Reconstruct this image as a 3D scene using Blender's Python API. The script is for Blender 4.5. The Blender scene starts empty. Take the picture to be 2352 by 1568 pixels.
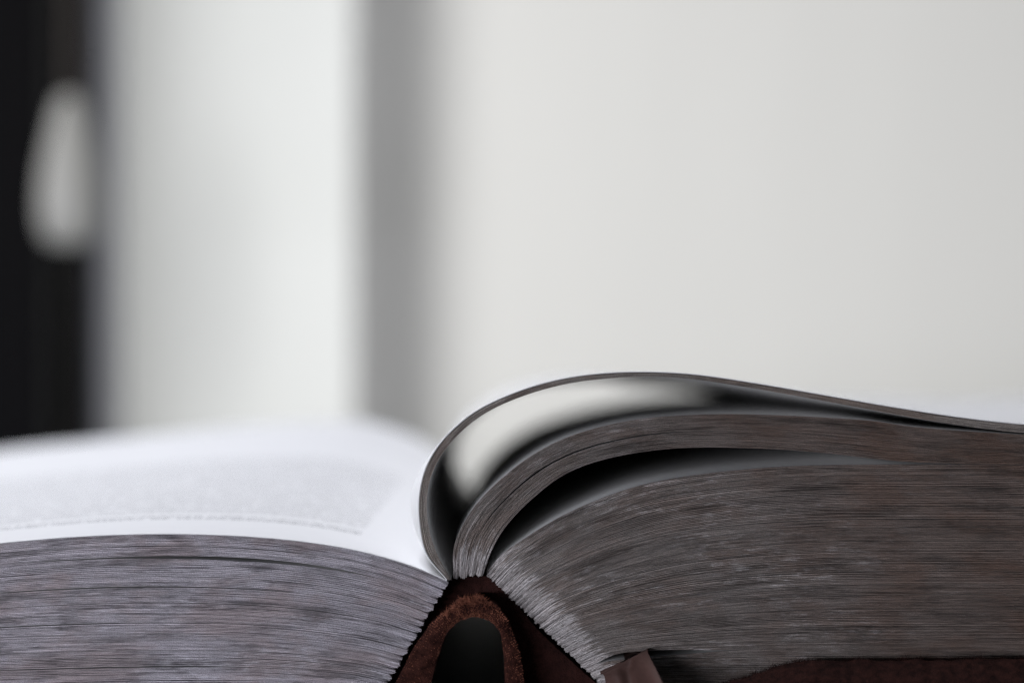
import bpy, math, random
import numpy as np
from mathutils import Vector

random.seed(4); rng = np.random.default_rng(4)
sc = bpy.context.scene
col = sc.collection

# ------------------------------------------------------------------ camera
# x right, y away from the camera, z up (metres). The tail edge of the book lies in y = 0.
D = 0.36                       # camera to tail edge
WIDTH = 0.128                  # width seen at that distance
cam_d = bpy.data.cameras.new('camera'); cam = bpy.data.objects.new('camera', cam_d)
col.objects.link(cam); sc.camera = cam
cam.location = (0, -D, 0); cam.rotation_euler = (math.pi/2, 0, 0)
cam_d.sensor_width = 22.3; cam_d.lens = 22.3*D/WIDTH
cam_d.clip_start = 0.01; cam_d.clip_end = 30
cam_d.dof.use_dof = True; cam_d.dof.focus_distance = D + 0.0003
cam_d.dof.aperture_fstop = cam_d.lens/9.6      # 9.6 mm entrance pupil
cam_d.dof.aperture_blades = 0

# ------------------------------------------------------------------ light
w = bpy.data.worlds.new('World'); sc.world = w; w.use_nodes = True
bg = w.node_tree.nodes['Background']
bg.inputs[0].default_value = (0.92, 0.94, 1.0, 1); bg.inputs[1].default_value = 0.045

def area(name, loc, target, size, power, colour, spread=180):
    l = bpy.data.lights.new(name, 'AREA'); l.shape = 'RECTANGLE'
    l.size, l.size_y = size; l.energy = power; l.color = colour; l.spread = math.radians(spread)
    o = bpy.data.objects.new(name, l); col.objects.link(o)
    o.location = loc
    o.rotation_euler = (Vector(target)-Vector(loc)).to_track_quat('-Z', 'Y').to_euler()
    return o
area('sky_light', (-.10, 1.05, 0.05), (-.03, 0.6, 0.03), (0.8, 0.6), 8.6, (0.99, 1.0, 0.985))     # daylight outside, behind the panel blinds
area('top_fill_light', (-0.42, 0.14, 1.10), (-0.17, 0.11, 0.0), (0.5, 0.5), 1.38, (0.90, 0.92, 1.0), 46)  # unseen lamp added to brighten the page tops, kept off the blinds
area('front_strip_light', (-0.92, -1.25, -0.035), (-0.05, 0.0, -0.02), (1.15, 0.12), 16, (0.90, 0.91, 1.0))  # added strip lamp level with the book, lights the gilt and spares the gaps

sc.view_settings.view_transform = 'Standard'; sc.view_settings.look = 'None'
sc.view_settings.gamma = 1; sc.view_settings.exposure = 0.0
sc.cycles.use_denoising = True; sc.cycles.denoising_prefilter = 'NONE'
sc.cycles.max_bounces = 10; sc.cycles.diffuse_bounces = 6

# ------------------------------------------------------------------ helpers
U = WIDTH/2352.0               # one tracing unit in metres
L = 0.21                       # length of the book from tail to head

def tag(o, label=None, cat=None, group=None, kind=None):
    if label: o['label'] = label
    if cat: o['category'] = cat
    if group: o['group'] = group
    if kind: o['kind'] = kind
    return o

def P(pts):                    # traced outline (units) -> metres in the xz plane
    a = np.array(pts, float)
    return np.stack([(a[:, 0]-1176)*U, (784-a[:, 1])*U], 1)

def curve(pts, n, ease=1.0):
    """smooth curve through pts, resampled at n points by arc length (ease > 1: denser at the start)"""
    p = np.asarray(pts, float)
    q = np.vstack([2*p[0]-p[1], p, 2*p[-1]-p[-2]])
    out = []
    for i in range(1, len(q)-2):
        p0, p1, p2, p3 = q[i-1], q[i], q[i+1], q[i+2]
        t0 = 0; t1 = t0+np.linalg.norm(p1-p0)**.5; t2 = t1+np.linalg.norm(p2-p1)**.5; t3 = t2+np.linalg.norm(p3-p2)**.5
        t = np.linspace(t1, t2, 24, endpoint=False)[:, None]
        A1 = (t1-t)/(t1-t0)*p0+(t-t0)/(t1-t0)*p1; A2 = (t2-t)/(t2-t1)*p1+(t-t1)/(t2-t1)*p2; A3 = (t3-t)/(t3-t2)*p2+(t-t2)/(t3-t2)*p3
        B1 = (t2-t)/(t2-t0)*A1+(t-t0)/(t2-t0)*A2; B2 = (t3-t)/(t3-t1)*A2+(t-t1)/(t3-t1)*A3
        out.append((t2-t)/(t2-t1)*B1+(t-t1)/(t2-t1)*B2)
    out = np.vstack(out+[p[-1:]])
    s = np.concatenate([[0], np.cumsum(np.linalg.norm(np.diff(out, axis=0), axis=1))])
    f = np.linspace(0, 1, n)**ease*s[-1]
    return np.stack([np.interp(f, s, out[:, k]) for k in range(out.shape[1])], 1)

def noise1(n, step):
    """smooth 1-D noise, n samples, a new random value every `step` samples"""
    m = int(n/step)+4
    k = rng.uniform(-1, 1, m); x = np.arange(n)/step+rng.random()
    i = x.astype(int); f = x-i; f = f*f*(3-2*f)
    return k[i]*(1-f)+k[i+1]*f

class Mesh:
    def __init__(s): s.v = []; s.f = []; s.uv = []; s.m = []; s.n = 0
    def grid(s, pos, uv=None, mat=0, flip=False):
        """pos: (a, b, 3) array"""
        a, b, _ = pos.shape
        s.v.append(pos.reshape(-1, 3))
        i = np.arange(a*b).reshape(a, b)+s.n
        q = np.stack([i[:-1, :-1], i[1:, :-1], i[1:, 1:], i[:-1, 1:]], -1).reshape(-1, 4)
        if flip: q = q[:, ::-1]
        s.f.append(q); s.m.append(np.full(len(q), mat))
        u = np.zeros((a*b, 2)) if uv is None else uv.reshape(-1, 2)
        s.uv.append(u); s.n += a*b
        return s
    def build(s, name, mats, parent=None, smooth=True):
        v = np.vstack(s.v); f = np.vstack(s.f); uv = np.vstack(s.uv)
        me = bpy.data.meshes.new(name)
        me.vertices.add(len(v)); me.vertices.foreach_set('co', v.astype(np.float32).ravel())
        me.loops.add(f.size); me.loops.foreach_set('vertex_index', f.astype(np.int32).ravel())
        me.polygons.add(len(f)); me.polygons.foreach_set('loop_start', np.arange(0, f.size, 4, dtype=np.int32))
        me.polygons.foreach_set('material_index', np.concatenate(s.m).astype(np.int32))
        me.polygons.foreach_set('use_smooth', np.full(len(f), smooth))
        l = me.uv_layers.new(name='UVMap'); l.data.foreach_set('uv', uv[f.ravel()].astype(np.float32).ravel())
        me.update(calc_edges=True); me.validate()
        for m in mats: me.materials.append(m)
        o = bpy.data.objects.new(name, me); col.objects.link(o); o.parent = parent
        return o

# ------------------------------------------------------------------ materials
class NT:
    def __init__(s, name):
        s.m = bpy.data.materials.new(name); s.m.use_nodes = True; s.t = s.m.node_tree; s.p = s.t.nodes['Principled BSDF']
    def n(s, typ, **kw):
        nd = s.t.nodes.new(typ)
        for k, v in kw.items(): setattr(nd, k, v)
        return nd
    def link(s, a, b): s.t.links.new(a, b)
    def val(s, sock, v):
        if hasattr(v, 'type') and hasattr(v, 'is_linked'): s.link(v, sock)
        else: sock.default_value = v
    def uv(s, scale):
        tc = s.n('ShaderNodeTexCoord'); mp = s.n('ShaderNodeMapping'); mp.inputs['Scale'].default_value = scale
        s.link(tc.outputs['UV'], mp.inputs[0]); return mp.outputs[0]
    def obj(s, scale):
        tc = s.n('ShaderNodeTexCoord'); mp = s.n('ShaderNodeMapping'); mp.inputs['Scale'].default_value = scale
        s.link(tc.outputs['Object'], mp.inputs[0]); return mp.outputs[0]
    def noise(s, vec, scale=1, detail=4, rough=.6):
        nd = s.n('ShaderNodeTexNoise'); nd.inputs['Scale'].default_value = scale; nd.inputs['Detail'].default_value = detail
        nd.inputs['Roughness'].default_value = rough; s.link(vec, nd.inputs['Vector']); return nd.outputs[0]
    def ramp(s, x, lo, hi, a=0.0, b=1.0):
        nd = s.n('ShaderNodeMapRange'); nd.interpolation_type = 'SMOOTHSTEP'
        s.val(nd.inputs[0], x)
        for i, v in zip((1, 2, 3, 4), (lo, hi, a, b)): nd.inputs[i].default_value = v
        return nd.outputs[0]
    def math(s, op, a, b=0.0):
        nd = s.n('ShaderNodeMath', operation=op); s.val(nd.inputs[0], a); s.val(nd.inputs[1], b); return nd.outputs[0]
    def mix(s, f, a, b):
        nd = s.n('ShaderNodeMix', data_type='RGBA'); s.val(nd.inputs[0], f)
        for sock, c in ((nd.inputs[6], a), (nd.inputs[7], b)):
            if isinstance(c, tuple): sock.default_value = (*c, 1)
            else: s.link(c, sock)
        return nd.outputs[2]
    def bump(s, h, strength, dist):
        nd = s.n('ShaderNodeBump'); nd.inputs['Strength'].default_value = strength; nd.inputs['Distance'].default_value = dist
        s.link(h, nd.inputs['Height']); s.link(nd.outputs[0], s.p.inputs['Normal'])

def mat_gilt(name, dark, mid, light, seed, fold_pale, tarnish):
    """tarnished silver gilding on page edges; uv is in millimetres, u along the leaf, v across the leaves"""
    t = NT(name)
    tc0 = t.n('ShaderNodeTexCoord'); sp = t.n('ShaderNodeSeparateXYZ'); t.link(tc0.outputs['UV'], sp.inputs[0])
    def uvm(sx, sy, k=0):
        mp = t.n('ShaderNodeMapping')
        mp.inputs['Scale'].default_value = (sx, sy, 1); mp.inputs['Location'].default_value = (seed+k*5.3, seed*.37+k*2.1, k)
        t.link(tc0.outputs['UV'], mp.inputs[0]); return mp.outputs[0]
    hair = t.noise(uvm(.07, 7.5), 1, 3, .75)           # long hair lines, one leaf wide
    fine = t.noise(uvm(1.7, 9, 1), 1, 4, .8)           # broken short lines
    grain = t.noise(uvm(8, 13, 2), 1, 2, .7)           # dry grain
    blot = t.noise(uvm(.10, .62, 3), 1, 5, .72)         # tarnish patches
    rub = t.noise(uvm(.30, 1.3, 4), 1, 7, .80)         # rubbed flecks
    warm = t.noise(uvm(.10, .18, 5), 1, 4, .6)
    c = t.mix(t.ramp(grain, .25, .75), tuple(x*.45 for x in mid), tuple(x*1.5 for x in mid))
    far = t.ramp(sp.outputs[0], 18, 62, 0, 1)            # browner tarnish towards the fore edge
    wf = t.math('ADD', t.math('MULTIPLY', t.ramp(warm, .42, .62), .38), t.math('MULTIPLY', far, tarnish))
    c = t.mix(wf, c, (mid[0]*.74, mid[1]*.55, mid[2]*.46))
    c = t.mix(t.math('MULTIPLY', t.ramp(blot, .46, .68), .76), c, dark)
    c = t.mix(t.math('MULTIPLY', t.ramp(fine, .54, .74), t.math('SUBTRACT', .50, t.math('MULTIPLY', far, .28))), c, light)
    c = t.mix(t.math('MULTIPLY', t.ramp(fine, .46, .30), .65), c, dark)
    patch = t.noise(uvm(.055, .13, 7), 1, 3, .55)
    rubm = t.math('MULTIPLY', t.ramp(patch, .41, .60), t.math('SUBTRACT', 1.0, t.math('MULTIPLY', far, .85)))
    fl = t.math('MULTIPLY', t.math('MULTIPLY', t.ramp(rub, .50, .66), t.ramp(grain, .28, .55)), rubm)
    c = t.mix(t.math('MULTIPLY', fl, .62), c, light)
    edge = t.math('MULTIPLY', t.math('POWER', t.ramp(sp.outputs[0], 0.0, 8.0, 1, 0), 1.9), fold_pale)   # paler streaks towards the folds
    ew = t.math('MULTIPLY', t.ramp(t.math('ADD', t.noise(uvm(.35, 4.2, 6), 1, 4, .7), t.math('ADD', t.math('MULTIPLY', edge, .40), t.math('MULTIPLY', t.math('SUBTRACT', blot, .5), .7))), .58, .78), t.math('MINIMUM', t.math('MULTIPLY', edge, 3), 1.0))
    c = t.mix(t.math('MULTIPLY', ew, t.ramp(fine, .38, .60, .15, .95)), c, light)
    c = t.mix(t.math('MULTIPLY', t.ramp(hair, .46, .32), .92), c, tuple(x*.4 for x in dark))
    t.link(c, t.p.inputs['Base Color'])
    t.link(t.ramp(t.math('MAXIMUM', fl, ew), 0, 1, .80, .45), t.p.inputs['Metallic'])
    t.link(t.ramp(fine, .3, .7, .42, .60), t.p.inputs['Roughness'])
    h = t.math('ADD', t.math('MULTIPLY', hair, 1.0), t.math('ADD', t.math('MULTIPLY', fine, .8), t.math('MULTIPLY', grain, .35)))
    t.bump(h, .6, .00012)
    return t.m
GILT_LIT = mat_gilt('gilt_edge_lit', (.13, .12, .125), (.53, .50, .54), (.90, .88, .94), 3.1, .30, .05)  # left edges: the stronger cool light is put into the colour
GILT_SHADED = mat_gilt('gilt_edge_shaded', (.085, .071, .063), (.27, .240, .222), (.80, .76, .76), 17.7, 1.0, .55)  # same gilding: brown tint of its own, plus weaker light in the colour
GILT_ARCH = mat_gilt('gilt_edge_pale', (.13, .115, .10), (.40, .365, .335), (.85, .81, .78), 29.3, .5, .1)

def mat_paper():
    t = NT('paper')
    n = t.noise(t.uv((.4, .4, 1)), 1, 4)
    t.link(t.mix(n, (.80, .80, .80), (.86, .855, .84)), t.p.inputs['Base Color'])
    t.p.inputs['Roughness'].default_value = .75; t.p.inputs['Specular IOR Level'].default_value = .25
    return t.m
PAPER = mat_paper()

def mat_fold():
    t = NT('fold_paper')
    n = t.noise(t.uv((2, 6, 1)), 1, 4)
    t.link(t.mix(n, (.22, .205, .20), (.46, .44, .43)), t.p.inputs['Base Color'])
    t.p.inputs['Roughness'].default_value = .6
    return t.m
FOLD = mat_fold()

def mat_print():
    """printed page: uv in millimetres, u from the gutter, v from the tail edge"""
    t = NT('printed_paper')
    tc = t.n('ShaderNodeTexCoord'); sp = t.n('ShaderNodeSeparateXYZ'); t.link(tc.outputs['UV'], sp.inputs[0])
    u, v = sp.outputs[0], sp.outputs[1]
    pitch = 2.9
    row = t.math('FLOOR', t.math('DIVIDE', v, pitch))
    fr = t.math('SUBTRACT', t.math('DIVIDE', v, pitch), row)
    inrow = t.math('MULTIPLY', t.ramp(fr, .18, .24), t.ramp(fr, .66, .74, 1, 0))
    cmb = t.n('ShaderNodeCombineXYZ'); t.link(u, cmb.inputs[0]); t.link(t.math('MULTIPLY', row, 7.31), cmb.inputs[1])
    word = t.noise(cmb.outputs[0], .55, 1, .4)
    cm2 = t.n('ShaderNodeCombineXYZ'); t.link(u, cm2.inputs[0]); t.link(t.math('MULTIPLY', v, .8), cm2.inputs[1]); t.link(t.math('MULTIPLY', row, 3.7), cm2.inputs[2])
    letter = t.noise(cm2.outputs[0], 2.6, 2, .6)
    ink = t.math('MULTIPLY', t.math('MULTIPLY', inrow, t.ramp(word, .33, .38)), t.ramp(letter, .42, .52))
    ink = t.math('MULTIPLY', ink, t.math('MULTIPLY', t.ramp(u, 12.6, 12.8), t.ramp(u, 118, 118.3, 1, 0)))
    foot = t.math('MULTIPLY', t.ramp(v, 17.4, 17.5), t.ramp(v, 23.1, 23.2, 1, 0))
    body = t.math('MULTIPLY', t.ramp(v, 26.0, 26.2), t.ramp(v, 118, 118.4, 1, 0))
    ink = t.math('MULTIPLY', ink, t.math('MAXIMUM', foot, body))
    n = t.noise(t.uv((.3, .3, 1)), 1, 4)
    paper = t.mix(n, (.81, .81, .82), (.86, .86, .86))
    t.link(t.mix(t.math('MULTIPLY', ink, t.math('ADD', .48, t.math('MULTIPLY', foot, .14))), paper, (.05, .05, .055)), t.p.inputs['Base Color'])
    t.p.inputs['Roughness'].default_value = .7; t.p.inputs['Specular IOR Level'].default_value = .25
    return t.m
PRINT = mat_print()

def mat_suede(name, a, b, sheen):
    t = NT(name)
    v = t.obj((1000, 1000, 1000))
    n1 = t.noise(v, .9, 5, .7); n2 = t.noise(v, 6, 3, .7)
    c = t.mix(t.ramp(n1, .3, .7), a, b)
    t.link(t.mix(t.ramp(n2, .4, .8, 0, .5), c, (a[0]*.3, a[1]*.3, a[2]*.3)), t.p.inputs['Base Color'])
    t.p.inputs['Roughness'].default_value = .95; t.p.inputs['Specular IOR Level'].default_value = .1
    t.p.inputs['Sheen Weight'].default_value = sheen; t.p.inputs['Sheen Roughness'].default_value = .6
    t.p.inputs['Sheen Tint'].default_value = (.8, .45, .35, 1)
    t.bump(t.math('ADD', n1, t.math('MULTIPLY', n2, .4)), .9, .0005)
    return t.m
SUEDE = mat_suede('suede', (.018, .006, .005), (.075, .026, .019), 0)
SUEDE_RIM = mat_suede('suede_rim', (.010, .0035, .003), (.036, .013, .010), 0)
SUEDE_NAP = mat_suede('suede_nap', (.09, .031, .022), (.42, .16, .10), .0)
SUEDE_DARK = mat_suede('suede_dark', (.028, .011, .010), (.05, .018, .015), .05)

def mat_ribbon():
    t = NT('ribbon_satin')
    n = t.noise(t.uv((9, .6, 1)), 1, 3)
    t.link(t.mix(n, (.042, .022, .018), (.085, .046, .039)), t.p.inputs['Base Color'])
    t.p.inputs['Roughness'].default_value = .6; t.p.inputs['Specular IOR Level'].default_value = .15
    return t.m
RIBBON = mat_ribbon()

def mat_plain(name, a, b, scale, rough, bump=0):
    t = NT(name)
    n = t.noise(t.obj((scale, scale, scale)), 1, 5)
    t.link(t.mix(n, a, b), t.p.inputs['Base Color']); t.p.inputs['Roughness'].default_value = rough
    t.p.inputs['Specular IOR Level'].default_value = .5 if rough < .5 else .12
    if bump: t.bump(n, .3, bump)
    return t.m
WALL = mat_plain('painted_wall', (.76, .755, .74), (.80, .795, .78), 9, .85, .002)
PIER = mat_plain('painted_pier', (.80, .805, .80), (.83, .835, .83), 9, .8, .002)
POST = mat_plain('black_frame', (.004, .004, .005), (.008, .007, .007), 12, .7)
TABLE = mat_plain('table_slate', (.15, .17, .19), (.19, .21, .23), 30, .55, .0005)
PULL = mat_plain('pull_plastic', (.72, .70, .62), (.78, .76, .68), 40, .4)
CORD = mat_plain('pull_cord', (.10, .085, .075), (.14, .12, .10), 200, .9)

# ------------------------------------------------------------------ setting
def box(name, x0, x1, y0, y1, z0, z1, mat, bevel=0.0, parent=None):
    import bmesh
    bm = bmesh.new(); bmesh.ops.create_cube(bm, size=1)
    for v in bm.verts:
        v.co = ((x0+x1)/2+v.co.x*(x1-x0), (y0+y1)/2+v.co.y*(y1-y0), (z0+z1)/2+v.co.z*(z1-z0))
    if bevel: bmesh.ops.bevel(bm, geom=bm.edges[:], offset=bevel, segments=3, affect='EDGES', profile=.5)
    me = bpy.data.meshes.new(name); bm.to_mesh(me); bm.free(); me.materials.append(mat)
    o = bpy.data.objects.new(name, me); col.objects.link(o); o.parent = parent
    return o
TZ = (784-1690)*U
tag(box('tabletop', -.55, .55, -.12, .54, TZ-.03, TZ, TABLE, .003), kind='structure')
def X(px, y): return (px-1176)*U*(D+y)/D
def mat_blind(name, tint, shadow_smudge):
    """white woven fabric that daylight shines through"""
    t = NT(name)
    n = t.noise(t.obj((14, 1, 3)), 1, 4)
    c = t.mix(t.ramp(n, .3, .7), (.965*tint[0], .965*tint[1], .965*tint[2]), tint)
    if shadow_smudge:  # silhouette of something outdoors, painted into the fabric as a soft smudge
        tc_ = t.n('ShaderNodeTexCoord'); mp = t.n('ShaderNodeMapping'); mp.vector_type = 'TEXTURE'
        mp.inputs['Location'].default_value = shadow_smudge[0]; mp.inputs['Scale'].default_value = shadow_smudge[1]
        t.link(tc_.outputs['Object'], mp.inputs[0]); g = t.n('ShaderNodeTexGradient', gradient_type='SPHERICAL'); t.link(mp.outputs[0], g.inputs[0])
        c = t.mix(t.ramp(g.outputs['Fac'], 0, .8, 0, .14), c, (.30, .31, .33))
    dif = t.n('ShaderNodeBsdfDiffuse'); tr = t.n('ShaderNodeBsdfTranslucent'); mx = t.n('ShaderNodeMixShader'); mx.inputs[0].default_value = .5
    t.link(t.mix(.42, c, (0, 0, 0)), dif.inputs[0]); t.link(t.mix(.40, c, (0, 0, 0)), tr.inputs[0])
    t.link(dif.outputs[0], mx.inputs[1]); t.link(tr.outputs[0], mx.inputs[2])
    t.link(mx.outputs[0], t.t.nodes['Material Output'].inputs[0])
    return t.m
def blind(label, x0, x1, y, mat):
    g = np.zeros((40, 2, 3)); xs = np.linspace(x0, x1, 40)
    for k, z in enumerate((-.75, 1.35)): g[:, k, 0] = xs; g[:, k, 2] = z; g[:, k, 1] = y+.0015*np.sin(xs*9)
    root = bpy.data.objects.new('panel_blind', None); col.objects.link(root); root.location = (0, 0, 0)
    Mesh().grid(g).build('fabric', [mat], root)
    box('top_rail', x0, x1, y-.012, y+.012, 1.351, 1.385, RAIL, .002, root)
    box('bottom_weight', x0, x1, y-.005, y+.005, -.775, -.751, RAIL, .002, root)
    tag(root, label, 'blind', 'white panel blinds with daylight behind them')
RAIL = mat_plain('rail_white', (.7, .7, .7), (.74, .74, .74), 20, .4)
blind('white translucent panel blind on the right, overlapping its neighbour', X(812, .60), 1.5, .60, mat_blind('blind_fabric_warm', (.93, .915, .895), None))
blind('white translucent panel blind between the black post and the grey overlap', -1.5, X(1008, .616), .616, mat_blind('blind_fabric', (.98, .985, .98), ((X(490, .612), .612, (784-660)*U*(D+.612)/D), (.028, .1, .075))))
# black frame post at the left
y0 = .50
post = box('frame_post', X(-420, y0), X(104, y0), y0, y0+.16, -.8, 1.2, POST, .002)
tag(post, 'black upright frame post at the left edge behind the book', 'post')
st = box('lit_side_strip', X(104, y0)-.001, X(190, y0+.03), y0+.03, y0+.16, -.8, 1.2,
         mat_plain('lit_side_strip', (.060, .055, .053), (.075, .068, .066), 12, .9), .002, post)  # side face of the post, the light it catches painted as paler grey

def cord_pull():
    y = .47; s = (D+y)/D
    cx, zt, zb = X(160, y), (784-222)*U*s, (784-562)*U*s
    root = bpy.data.objects.new('cord_pull', None); col.objects.link(root); root.location = (cx, y, zb)
    tag(root, 'pale teardrop-shaped cord pull hanging against the black frame post', 'cord pull')
    H = zt-zb; R = 66*U*s
    prof = [(0, .0), (.50, .0), (.76, .03), (.93, .10), (1, .22), (.99, .34), (.93, .48), (.82, .61), (.68, .74), (.52, .87), (.40, .96), (.26, 1.0), (0, 1.0)]
    n = 40; g = np.zeros((len(prof), n+1, 3))
    for i, (r, z) in enumerate(prof):
        for k in range(n+1):
            a = 2*math.pi*k/n; rr = r*R*(1+.10*math.cos(a*6+.5))
            g[i, k] = (rr*math.cos(a), rr*math.sin(a), z*H)
    Mesh().grid(g).build('pull_body', [PULL], root)
    n = 10; g = np.zeros((12, n+1, 3))
    for i in range(12):
        for k in range(n+1):
            a = 2*math.pi*k/n; g[i, k] = (.0014*math.cos(a), .0014*math.sin(a), H*.98+i*.06)
    Mesh().grid(g).build('cord', [CORD], root)
box('shade_strip', X(188, .545), X(236, .545), .545, .59, -.8, 1.2, mat_plain('shade_grey', (.52, .52, .57), (.56, .56, .61), 12, .8), .002, post)  # added strip, its lilac grey stands for soft shadow beside the post
cord_pull()

# ------------------------------------------------------------------ the book
book = bpy.data.objects.new('open_book', None); col.objects.link(book); book.location = (0, 0, TZ)
tag(book, 'thick open book with worn silver-gilded page edges and brown suede cover', 'book')

DEPTH = np.array([0, .01, .025, .05, .08, .12, .18, .26, .36, .48, .6, .72, .84, .93, 1.0])

def loft(front, far, t, bulge=None):
    """front, far: (n,2) profiles in xz; returns (n, len(t), 3)"""
    g = np.zeros((len(front), len(t), 3))
    for k, tt in enumerate(t):
        p = front+(far-front)*tt
        if bulge is not None: p = p+bulge(tt)
        g[:, k, 0] = p[:, 0]; g[:, k, 2] = p[:, 1]; g[:, k, 1] = L*tt
    g[:, :, 2] -= TZ            # the book's origin is on the table
    return g

def page_block(name, top, bot, ftop, fbot, nsig, nleaf, gilt, label, nu=220, ease=1.55, gaps=(), curl=.0, fold=1.0, leafdev=1.0, sag=()):
    """A bundle of signatures. top/bot: outlines from the spine to the fore edge; gaps: (signature, u0, u1, width, peak)."""
    root = bpy.data.objects.new(name, None); col.objects.link(root); root.parent = book
    if label: root['label'] = label
    T, B, FT, FB = [curve(P(c), nu, ease) for c in (top, bot, ftop, fbot)]
    mid = (T+B)/2
    seg = np.linalg.norm(np.diff(mid, axis=0), axis=1); slen = np.concatenate([[0], np.cumsum(seg)])
    uu = slen/slen[-1]
    thick = np.linalg.norm(T-B, axis=1)
    tang = np.gradient(mid, axis=0); tang /= np.linalg.norm(tang, axis=1)[:, None]
    # relative thickness of the signatures varies a little
    wts = rng.uniform(.6, 1.4, nsig); ed = np.concatenate([[0], np.cumsum(wts)/wts.sum()])
    wave = noise1(nu, 30)*.00012
    gi = {}
    for (k, u0, u1, wd, pk) in gaps:
        x = np.clip((uu-u0)/(u1-u0), 0, 1)
        shape = np.where(x < pk, np.sin(x/pk*math.pi/2)**1.2, np.cos((x-pk)/(1-pk)*math.pi/2)**1.5)
        gi[k] = gi.get(k, 0)+shape*wd*U/np.maximum(thick, 1e-4)
    E = np.repeat(ed[:, None], nu, 1)                      # signature borders along the leaf
    for (k, u0, u1, wd, pk) in sag:
        x = np.clip((uu-u0)/(u1-u0), 0, 1)
        gfrac = np.where(uu < u0, 1.0, (1-x)**pk)*wd*U/np.maximum(thick, 1e-4)
        E[:k] = E[:k]*(1-gfrac/ed[k]); low = ed[k]-gfrac
        sag_top = low
    for j in range(nsig):
        v0 = E[j].copy(); v1 = E[j+1].copy()
        if sag and j == sag[0][0]-1: v1 = sag_top
        v0 = v0+np.full(nu, .02/nsig)*rng.uniform(.2, 1)          # hairline between signatures
        if j in gi: v0 = v0+gi[j]*.5
        if j+1 in gi: v1 = v1-gi[j+1]*.5
        bulb = np.linalg.norm(T[0]-B[0])/nsig*rng.uniform(.35, .75)*fold
        # --- front face: leaves with grooves between them
        sv, dy, isg = [], [], []
        sdev = rng.normal(0, .000025)*leafdev
        lw = rng.uniform(.6, 1.4, nleaf); le = np.concatenate([[0], np.cumsum(lw)/lw.sum()])
        for q in range(nleaf):
            base = (rng.normal(0, .00007)*leafdev+noise1(nu, 26)*.00004*leafdev+noise1(nu, 7)*.000015+sdev)
            if rng.random() < .10: base = base+np.clip(noise1(nu, 18), 0, 1)*.00035*leafdev  # a leaf that sits back here and there
            g = .00012*rng.uniform(.4, 1.5)+(.00028 if rng.random() < .16 else 0)
            ge = .00030
            for f, d in ((0.0, ge if q == 0 else g), (.22, 0), (.78, 0), (1.0, ge if q == nleaf-1 else g)):
                if q and f == 0.0: continue
                sv.append(le[q]+(le[q+1]-le[q])*f); dy.append(base+d)
        sv = np.array(sv); dy = np.array(dy); start = np.repeat(rng.normal(0, .00007, nleaf+1), 3)[:len(sv)]
        nv = len(sv)
        g = np.zeros((nu, nv, 3)); uv = np.zeros((nu, nv, 2))
        dist = slen                                             # metres from the spine
        back = np.maximum(0, 1-dist/.010)**2*curl              # the face rolls back towards the spine
        for k in range(nv):
            v = v0+(v1-v0)*sv[k]
            p = B+(T-B)*v[:, None]
            r = max(0.0, 1-(2*sv[k]-1)**2)**.5
            fall = np.exp(-dist/.0007)
            p = p-tang[:1]*(bulb*(r-.35)+start[k])*fall[:, None]
            g[:, k, 0] = p[:, 0]; g[:, k, 2] = p[:, 1]-TZ
            g[:, k, 1] = dy[k]+wave+back+(1-r)*.00022*np.exp(-dist/.0010)
            uv[:, k, 0] = slen*1000; uv[:, k, 1] = v*thick.mean()*1000
        m = Mesh().grid(g, uv, 0, flip=False)
        # --- the two outer sheets, the fold at the spine and the head end
        fr_b = np.stack([g[:, 0, 0], g[:, 0, 2]+TZ], 1); fr_t = np.stack([g[:, -1, 0], g[:, -1, 2]+TZ], 1)
        fa_b = FB+(FT-FB)*v0[:, None]; fa_t = FB+(FT-FB)*v1[:, None]
        gb = loft(fr_b, fa_b, DEPTH); gt = loft(fr_t, fa_t, DEPTH)
        gb[:, 0, 1] = g[:, 0, 1]; gt[:, 0, 1] = g[:, -1, 1]
        gb[:, 1, 1] = np.maximum(gb[:, 1, 1], gb[:, 0, 1]+.0003); gt[:, 1, 1] = np.maximum(gt[:, 1, 1], gt[:, 0, 1]+.0003)
        step = slice(None, None, 2)
        uvs = np.zeros(gb[step].shape[:2]+(2,)); uvs[..., 0] = slen[step, None]*1000; uvs[..., 1] = DEPTH[None, :]*L*1000
        m.grid(gb[step], uvs, 1, True); m.grid(gt[step], uvs, 1, False)
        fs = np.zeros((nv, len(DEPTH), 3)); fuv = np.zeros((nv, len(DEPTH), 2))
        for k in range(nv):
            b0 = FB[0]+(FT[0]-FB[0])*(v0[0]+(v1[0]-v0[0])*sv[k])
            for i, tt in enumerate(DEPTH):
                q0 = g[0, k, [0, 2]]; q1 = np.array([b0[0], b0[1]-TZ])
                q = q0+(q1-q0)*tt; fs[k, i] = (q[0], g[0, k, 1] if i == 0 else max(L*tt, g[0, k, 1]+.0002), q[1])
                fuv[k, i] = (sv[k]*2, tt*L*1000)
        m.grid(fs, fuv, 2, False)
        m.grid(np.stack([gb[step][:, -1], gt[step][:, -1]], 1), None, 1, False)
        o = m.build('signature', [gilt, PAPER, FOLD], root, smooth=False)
    return T, B, FT, FB, slen

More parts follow.
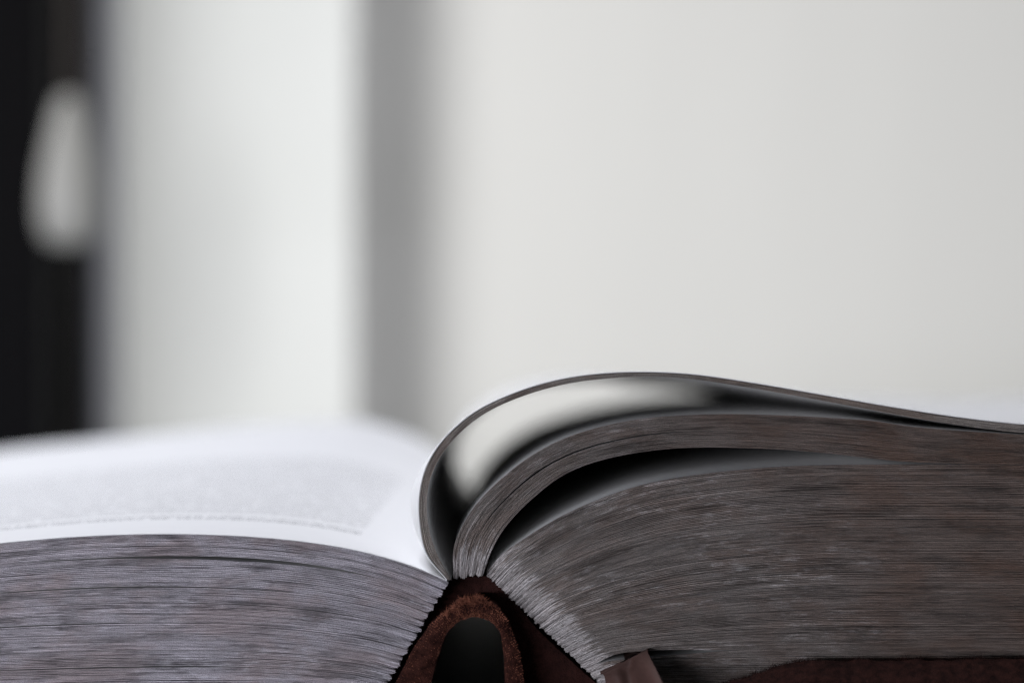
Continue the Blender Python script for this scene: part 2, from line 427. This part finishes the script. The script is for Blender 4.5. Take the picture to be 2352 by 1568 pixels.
def sheet(name, front, far, mat, thickness, t, parent, bulge=None, nu_uv=None):
    """a single leaf with real thickness, above the profile `front`"""
    n = len(front)
    tg = np.gradient(front, axis=0); tg /= np.linalg.norm(tg, axis=1)[:, None]
    nr = np.stack([-tg[:, 1], tg[:, 0]], 1)
    if nr[n//2, 1] < 0: nr = -nr
    s = np.concatenate([[0], np.cumsum(np.linalg.norm(np.diff(front, axis=0), axis=1))])*1000
    uv = np.zeros((n, len(t), 2)); uv[..., 0] = s[:, None]; uv[..., 1] = np.asarray(t)[None, :]*L*1000
    a = loft(front+nr*thickness, far+nr*thickness, t, bulge); b = loft(front, far, t, bulge)
    m = Mesh().grid(a, uv, 0, True); m.grid(b, uv, 0, False)
    m.grid(np.stack([a[:, 0], b[:, 0]], 1), None, 0); m.grid(np.stack([a[:, -1], b[:, -1]], 1), None, 0, True)
    m.grid(np.stack([a[-1], b[-1]], 0), None, 0); m.grid(np.stack([a[0], b[0]], 0), None, 0, True)
    return m.build(name, [mat], parent)

# outlines, from the spine outwards
L_TOP = [(1026, 1334), (950, 1302), (850, 1272), (750, 1252), (600, 1235), (400, 1227), (200, 1232), (0, 1248), (-400, 1290), (-900, 1370), (-1340, 1455)]
L_BOT = [(848, 1628), (780, 1617), (700, 1614), (500, 1612), (200, 1618), (0, 1622), (-500, 1624), (-1000, 1626), (-1380, 1628)]
L_FTOP = [(1026, 1334), (985, 1255), (897, 1174), (817, 1127), (659, 1080), (500, 1074), (200, 1090), (-56, 1116), (-690, 1180), (-1330, 1280)]
L_FBOT = [(848, 1628), (780, 1617), (700, 1614), (500, 1612), (200, 1618), (0, 1622), (-500, 1624), (-1000, 1626), (-1380, 1628)]
R_TOP = [(1116, 1319), (1150, 1278), (1200, 1240), (1300, 1180), (1450, 1120), (1600, 1090), (1800, 1071), (2050, 1066), (2352, 1068), (2800, 1085), (3420, 1120)]
R_BOT = [(1402, 1592), (1470, 1572), (1560, 1572), (1700, 1580), (2000, 1586), (2352, 1588), (2800, 1592), (3400, 1596)]
G_TOP = [(1040, 1324), (1042, 1258), (1062, 1207), (1100, 1150), (1200, 1060), (1300, 1005), (1450, 965), (1600, 952), (1750, 952), (2000, 966), (2100, 980), (2352, 998), (2800, 1020), (3420, 1060)]
G_BOT = [(1112, 1318), (1128, 1268), (1160, 1212), (1220, 1148), (1300, 1088), (1400, 1052), (1550, 1030), (1750, 1030), (1900, 1041), (2050, 1058), (2200, 1065), (2352, 1067), (2800, 1084), (3420, 1119)]
G_FTOP = [(1040, 1324), (1052, 1270), (1090, 1214), (1150, 1155), (1250, 1094), (1400, 1042), (1600, 1000), (1800, 980), (2000, 974), (2352, 985), (2800, 1000), (3400, 1040)]
G_FBOT = [(1112, 1318), (1145, 1277), (1198, 1238), (1300, 1176), (1450, 1117), (1600, 1087), (1800, 1068), (2050, 1063), (2352, 1065), (2800, 1082), (3420, 1117)]
A_TOP = [(1028, 1330), (982, 1272), (966, 1205), (965, 1135), (980, 1074), (1010, 1022), (1054, 976), (1105, 939), (1200, 897), (1300, 870), (1400, 858), (1500, 856), (1600, 862), (1750, 884), (1900, 910), (2050, 936), (2200, 959), (2352, 976), (2800, 1004), (3420, 1040)]
A_BOT = [(1036, 1330), (1004, 1272), (984, 1205), (981, 1140), (993, 1086), (1020, 1036), (1062, 989), (1120, 946), (1200, 910), (1300, 882), (1400, 869), (1500, 865), (1600, 872), (1750, 895), (1900, 922), (2050, 950), (2200, 976), (2352, 994), (2800, 1018), (3420, 1057)]
A_FTOP = [(1028, 1330), (982, 1272), (966, 1205), (972, 1145), (992, 1095), (1026, 1052), (1072, 1015), (1122, 984), (1205, 948), (1300, 927), (1400, 919), (1500, 919), (1600, 926), (1750, 941), (1912, 958), (2100, 974), (2352, 992), (2600, 1000), (2850, 996), (3043, 988), (3400, 984)]
A_FBOT = [(x+(6 if x < 1100 else 0), y+(3 if x < 1000 else 5 if x < 1600 else 16)) for x, y in A_FTOP]

# left half
T, B, FT, FB, sl = page_block('page_block', L_TOP, L_BOT, L_FTOP, L_FBOT, 18, 8, GILT_LIT,
    'silvery lilac-grey block of page edges left of the spine', gaps=((16, .05, .42, 8, .35), (13, .12, .5, 3, .5), (9, .2, .6, 2.5, .4), (4, .1, .5, 2.5, .4)))
t_page = [0, .004, .012, .025, .04, .06, .09, .13, .18, .25, .34, .45, .58, .72, .86, 1.0]
pg = sheet('page', T+np.array([0, .00003]), FT+np.array([0, .00003]), PRINT, .00009, t_page, book)
pg['label'] = 'printed white top page of the left half'
# right half
page_block('page_block', R_TOP, R_BOT, R_TOP, R_BOT, 23, 8, GILT_SHADED,
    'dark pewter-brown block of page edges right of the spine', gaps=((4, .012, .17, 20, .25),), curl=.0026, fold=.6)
page_block('page_block', G_TOP, G_BOT, G_FTOP, G_FBOT, 4, 10, GILT_SHADED,
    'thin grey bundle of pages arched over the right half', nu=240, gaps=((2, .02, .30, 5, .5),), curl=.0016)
page_block('page_block', A_TOP, A_BOT, A_FTOP, A_FBOT, 1, 9, GILT_ARCH,
    'thinnest bundle of pages curling over in a high arch', nu=260, ease=1.35, fold=.4)
# loose outer leaf of the arch, bellied out behind its front edge
AO = curve(P(A_TOP), 200, 1.35); AF = curve(P(A_FTOP), 200, 1.35)
tg = np.gradient(AO, axis=0); tg /= np.linalg.norm(tg, axis=1)[:, None]
nr = np.stack([-tg[:, 1], tg[:, 0]], 1)
if nr[100, 1] < 0: nr = -nr
us = np.linspace(0, 1, 200)**1.35
amt = np.exp(-((us-.065)/.034)**2)*np.clip(us/.02, 0, 1)
def belly(tt):
    y = tt*L
    return nr*(amt*36*(1-math.exp(-y/.006))*U*math.exp(-y/.06))[:, None]
lf = sheet('page', AO+nr*.00006, AF+nr*.00006, PAPER, .00011, t_page, book, belly)
lf['label'] = 'cream outermost leaf of the arched pages'

# ------------------------------------------------------------------ cover
def strip_solid(outer, inner, t, mat, name, parent, y0=0.0, jitter=0.0, nfront=5):
    """closed band between two profiles (n,2), running from y0 to the head"""
    n = len(outer); m = Mesh()
    ys = y0+(L+.004-y0)*np.asarray(t)
    def srf(p):
        g = np.zeros((n, len(ys), 3)); g[:, :, 0] = p[:, None, 0]; g[:, :, 2] = p[:, None, 1]-TZ; g[:, :, 1] = ys[None, :]
        return g
    a, b = srf(outer), srf(inner)
    f = np.zeros((n, nfront, 3))
    for k in range(nfront):
        p = outer+(inner-outer)*(k/(nfront-1)); f[:, k, 0] = p[:, 0]; f[:, k, 2] = p[:, 1]-TZ
        f[:, k, 1] = y0-math.sin(math.pi*k/(nfront-1))*.0004+rng.normal(0, jitter, n)
    a[:, 0] = f[:, 0]; b[:, 0] = f[:, -1]
    m.grid(a, None, 0, True); m.grid(b, None, 0); m.grid(f, None, 0); m.grid(np.stack([a[:, -1], b[:, -1]], 1), None, 0, True)
    return m.build(name, [mat], parent)
tc = [0, .01, .03, .08, .2, .4, .7, 1]
C_OUT = [(-1440, 1640), (-600, 1638), (300, 1638), (760, 1640), (850, 1640), (884, 1612), (908, 1572), (945, 1496), (990, 1430), (1042, 1384), (1090, 1366), (1135, 1383), (1172, 1430), (1196, 1500), (1206, 1570), (1232, 1606), (1290, 1616), (1400, 1616), (1700, 1608), (2352, 1606), (3470, 1612)]
C_IN = [(-1440, 1684), (-600, 1684), (300, 1684), (780, 1685), (910, 1684), (962, 1650), (985, 1590), (1002, 1520), (1025, 1452), (1052, 1424), (1092, 1412), (1128, 1424), (1150, 1450), (1158, 1510), (1160, 1590), (1180, 1645), (1250, 1680), (1400, 1684), (1700, 1684), (2352, 1684), (3470, 1684)]
# resample both with the same parameter so that they stay paired
def paired(c, n):
    p = P(c); k = np.linspace(0, len(p)-1, (len(p)-1)*12+1)
    q = np.stack([np.interp(k, np.arange(len(p)), p[:, i]) for i in (0, 1)], 1)
    for _ in range(6): q[1:-1] = (q[:-2]+2*q[1:-1]+q[2:])/4
    return q
CO, CI = paired(C_OUT, 0), paired(C_IN, 0)
cu = (CO-CI)/np.linalg.norm(CO-CI, axis=1)[:, None]
crest = np.exp(-((CO[:, 0]-P([(1085, 0)])[0, 0])/(60*U))**2)*(CO[:, 1] > P([(0, 1460)])[0, 1])
CO = CO+cu*(crest*(noise1(len(CO), 2)*7+noise1(len(CO), 5)*6)*U+noise1(len(CO), 3)*1.5*U)[:, None]
cover = strip_solid(CO, CI, tc, SUEDE, 'cover', book, -.0012, .00012, 7)
# dark lining behind the spine
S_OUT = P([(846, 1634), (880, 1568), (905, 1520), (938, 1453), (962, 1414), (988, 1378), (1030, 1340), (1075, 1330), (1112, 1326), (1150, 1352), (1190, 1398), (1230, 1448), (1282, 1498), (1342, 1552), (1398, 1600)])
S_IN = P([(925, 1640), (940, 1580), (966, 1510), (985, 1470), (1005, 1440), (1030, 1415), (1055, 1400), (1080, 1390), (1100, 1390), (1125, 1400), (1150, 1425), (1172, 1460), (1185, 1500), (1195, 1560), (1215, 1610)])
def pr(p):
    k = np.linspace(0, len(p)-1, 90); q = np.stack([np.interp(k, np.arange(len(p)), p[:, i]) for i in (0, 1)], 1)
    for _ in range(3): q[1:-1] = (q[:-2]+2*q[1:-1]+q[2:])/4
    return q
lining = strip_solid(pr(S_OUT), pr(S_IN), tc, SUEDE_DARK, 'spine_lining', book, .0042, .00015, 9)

# cover flap that turns up in front of the right half
F_TOP = curve(P([(1560, 1628), (1610, 1596), (1650, 1566), (1720, 1542), (1800, 1518), (1900, 1507), (2100, 1504), (2352, 1503), (2800, 1508), (3460, 1515)]), 240, 1.2)
def flap():
    n = len(F_TOP); rows = 10; g = np.zeros((n, rows, 3)); h = np.zeros((n, rows, 3))
    bottom = (784-1660)*U
    rag = noise1(n, 3)*.00018+noise1(n, 11)*.00022
    for k in range(rows):
        a = k/(rows-1)
        z = bottom+(F_TOP[:, 1]+rag-bottom)*a
        y = -.0012-.0085*math.sin(a*math.pi*.86)**1.0*(1-.25*a)
        g[:, k] = np.stack([F_TOP[:, 0], np.full(n, y)+rng.normal(0, .00012, n), z-TZ], 1)
        h[:, k] = g[:, k]+np.array([0, .0016, 0 if k < rows-1 else -.0003])
    m = Mesh().grid(g, None, 0); m.grid(h, None, 0, True)
    m.grid(np.stack([g[:, -1], h[:, -1]], 1), None, 0); m.grid(np.stack([g[0], h[0]], 0), None, 0); m.grid(np.stack([g[-1], h[-1]], 0), None, 0)
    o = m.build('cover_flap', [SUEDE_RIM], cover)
    return g
fg = flap()

# suede fibres along the cut edges of the leather
def fibres(name, bases, dirs, lens, wid, mat, parent):
    n = len(bases); d = dirs/np.linalg.norm(dirs, axis=1)[:, None]
    side = np.cross(d, np.array([0, 1., 0])+rng.normal(0, .3, (n, 3))); side /= np.linalg.norm(side, axis=1)[:, None]
    bend = rng.normal(0, .35, (n, 3))
    m = Mesh(); segs = 4
    V = np.zeros((n, segs, 2, 3))
    for k in range(segs):
        a = k/(segs-1); c = bases+(d*a+bend*a*a*.8)*lens[:, None]
        ww = wid*(1-.75*a)
        V[:, k, 0] = c-side*ww[:, None]; V[:, k, 1] = c+side*ww[:, None]
    me_v = V.reshape(-1, 3)
    i = np.arange(n*segs*2).reshape(n, segs, 2)
    q = np.stack([i[:, :-1, 0], i[:, :-1, 1], i[:, 1:, 1], i[:, 1:, 0]], -1).reshape(-1, 4)
    m.v = [me_v]; m.f = [q]; m.m = [np.zeros(len(q))]; m.uv = [np.zeros((len(me_v), 2))]
    o = m.build(name, [mat], parent); o['kind'] = 'stuff'
    return o
# arch: leather band between CO and CI, frayed at the front
sel = np.where((CO[:, 0] > P([(900, 0)])[0, 0]) & (CO[:, 0] < P([(1230, 0)])[0, 0]) & (CO[:, 1] > P([(0, 1640)])[0, 1]))[0]
wt = .12+np.exp(-((CO[sel, 0]-P([(1075, 0)])[0, 0])/(58*U))**2)*(CO[sel, 1] > P([(0, 1480)])[0, 1])
n = 4200; k = rng.choice(sel, n, p=wt/wt.sum()); a = rng.random(n)**1.3
b = CO[k]+(CI[k]-CO[k])*a[:, None]
topness = np.exp(-((b[:, 0]-P([(1085, 0)])[0, 0])/(62*U))**2)
clump = np.interp(k, np.arange(len(CO)), noise1(len(CO), 4))*.5+.5
bases = np.stack([b[:, 0], np.full(n, -.0013)-rng.random(n)*.0004, b[:, 1]-TZ], 1)
up = (CO[k]-CI[k]); up /= np.linalg.norm(up, axis=1)[:, None]
dirs = np.stack([up[:, 0], rng.normal(-.6, .5, n), up[:, 1]], 1)*.6+rng.normal(0, .8, (n, 3))
lens = .00008+.0014*rng.random(n)*topness*clump**2*(a < .35)+.00012*rng.random(n)
fibres('suede_nap', bases, dirs, lens, rng.uniform(.00002, .00006, n), SUEDE_NAP, cover)
# flap rim
n = 5000; k = rng.integers(0, fg.shape[0], n)
cl = np.interp(k, np.arange(fg.shape[0]), np.clip(noise1(fg.shape[0], 2.5), 0, 1))
bases = fg[k, -1]+np.stack([rng.normal(0, .0002, n), rng.random(n)*.0014, -rng.random(n)*.0006], 1)
dirs = np.stack([rng.normal(0, .6, n), rng.normal(-.2, .5, n), np.full(n, .8)], 1)
fibres('suede_nap', bases, dirs, .0003+.0008*cl*rng.random(n), np.full(n, .000022), SUEDE_RIM, cover)

# ------------------------------------------------------------------ ribbon marker
def ribbon():
    rows = [  # left edge (unit x, y), right edge, depth left, depth right (m)
        ((1378, 1543), (1498, 1487), .012, .012),
        ((1380, 1545), (1492, 1487), .003, .003),
        ((1386, 1547), (1487, 1488), -.0006, -.0006),
        ((1389, 1556), (1485, 1491), -.0018, -.0030),
        ((1391, 1578), (1496, 1512), -.0034, -.0080),
        ((1393, 1604), (1512, 1544), -.0046, -.0125),
        ((1398, 1642), (1534, 1584), -.0070, -.0170),
        ((1410, 1686), (1556, 1650), -.0100, -.0210)]
    lf = curve(np.array([[*(P([r[0]])[0]), r[2]] for r in rows]), 40); rt = curve(np.array([[*(P([r[1]])[0]), r[3]] for r in rows]), 40)
    w_ = 21; g = np.zeros((40, w_, 3)); uv = np.zeros((40, w_, 2)); grow = np.clip((np.arange(40)-9)/12, 0, 1)
    for k in range(w_):
        a = k/(w_-1); c = lf+(rt-lf)*a
        crease = math.exp(-((a-.52)/.20)**2)*.0042-math.exp(-((a-.85)/.16)**2)*.0014       # pinched lengthwise
        g[:, k] = np.stack([c[:, 0], np.minimum(c[:, 2]+crease*grow, np.where(np.arange(40) < 12, 1, -.0008)), c[:, 1]-TZ], 1); uv[:, k, 0] = a; uv[:, k, 1] = np.arange(40)
    h = g+np.array([.00004, .00016, -.0001])
    m = Mesh().grid(g, uv, 0); m.grid(h, uv, 0, True)
    for e in (0, -1): m.grid(np.stack([g[:, e], h[:, e]], 1), None, 0); m.grid(np.stack([g[e], h[e]], 0), None, 0)
    o = m.build('ribbon_marker', [RIBBON], book); o['label'] = 'brown satin ribbon slipping out between the lower pages'
ribbon()
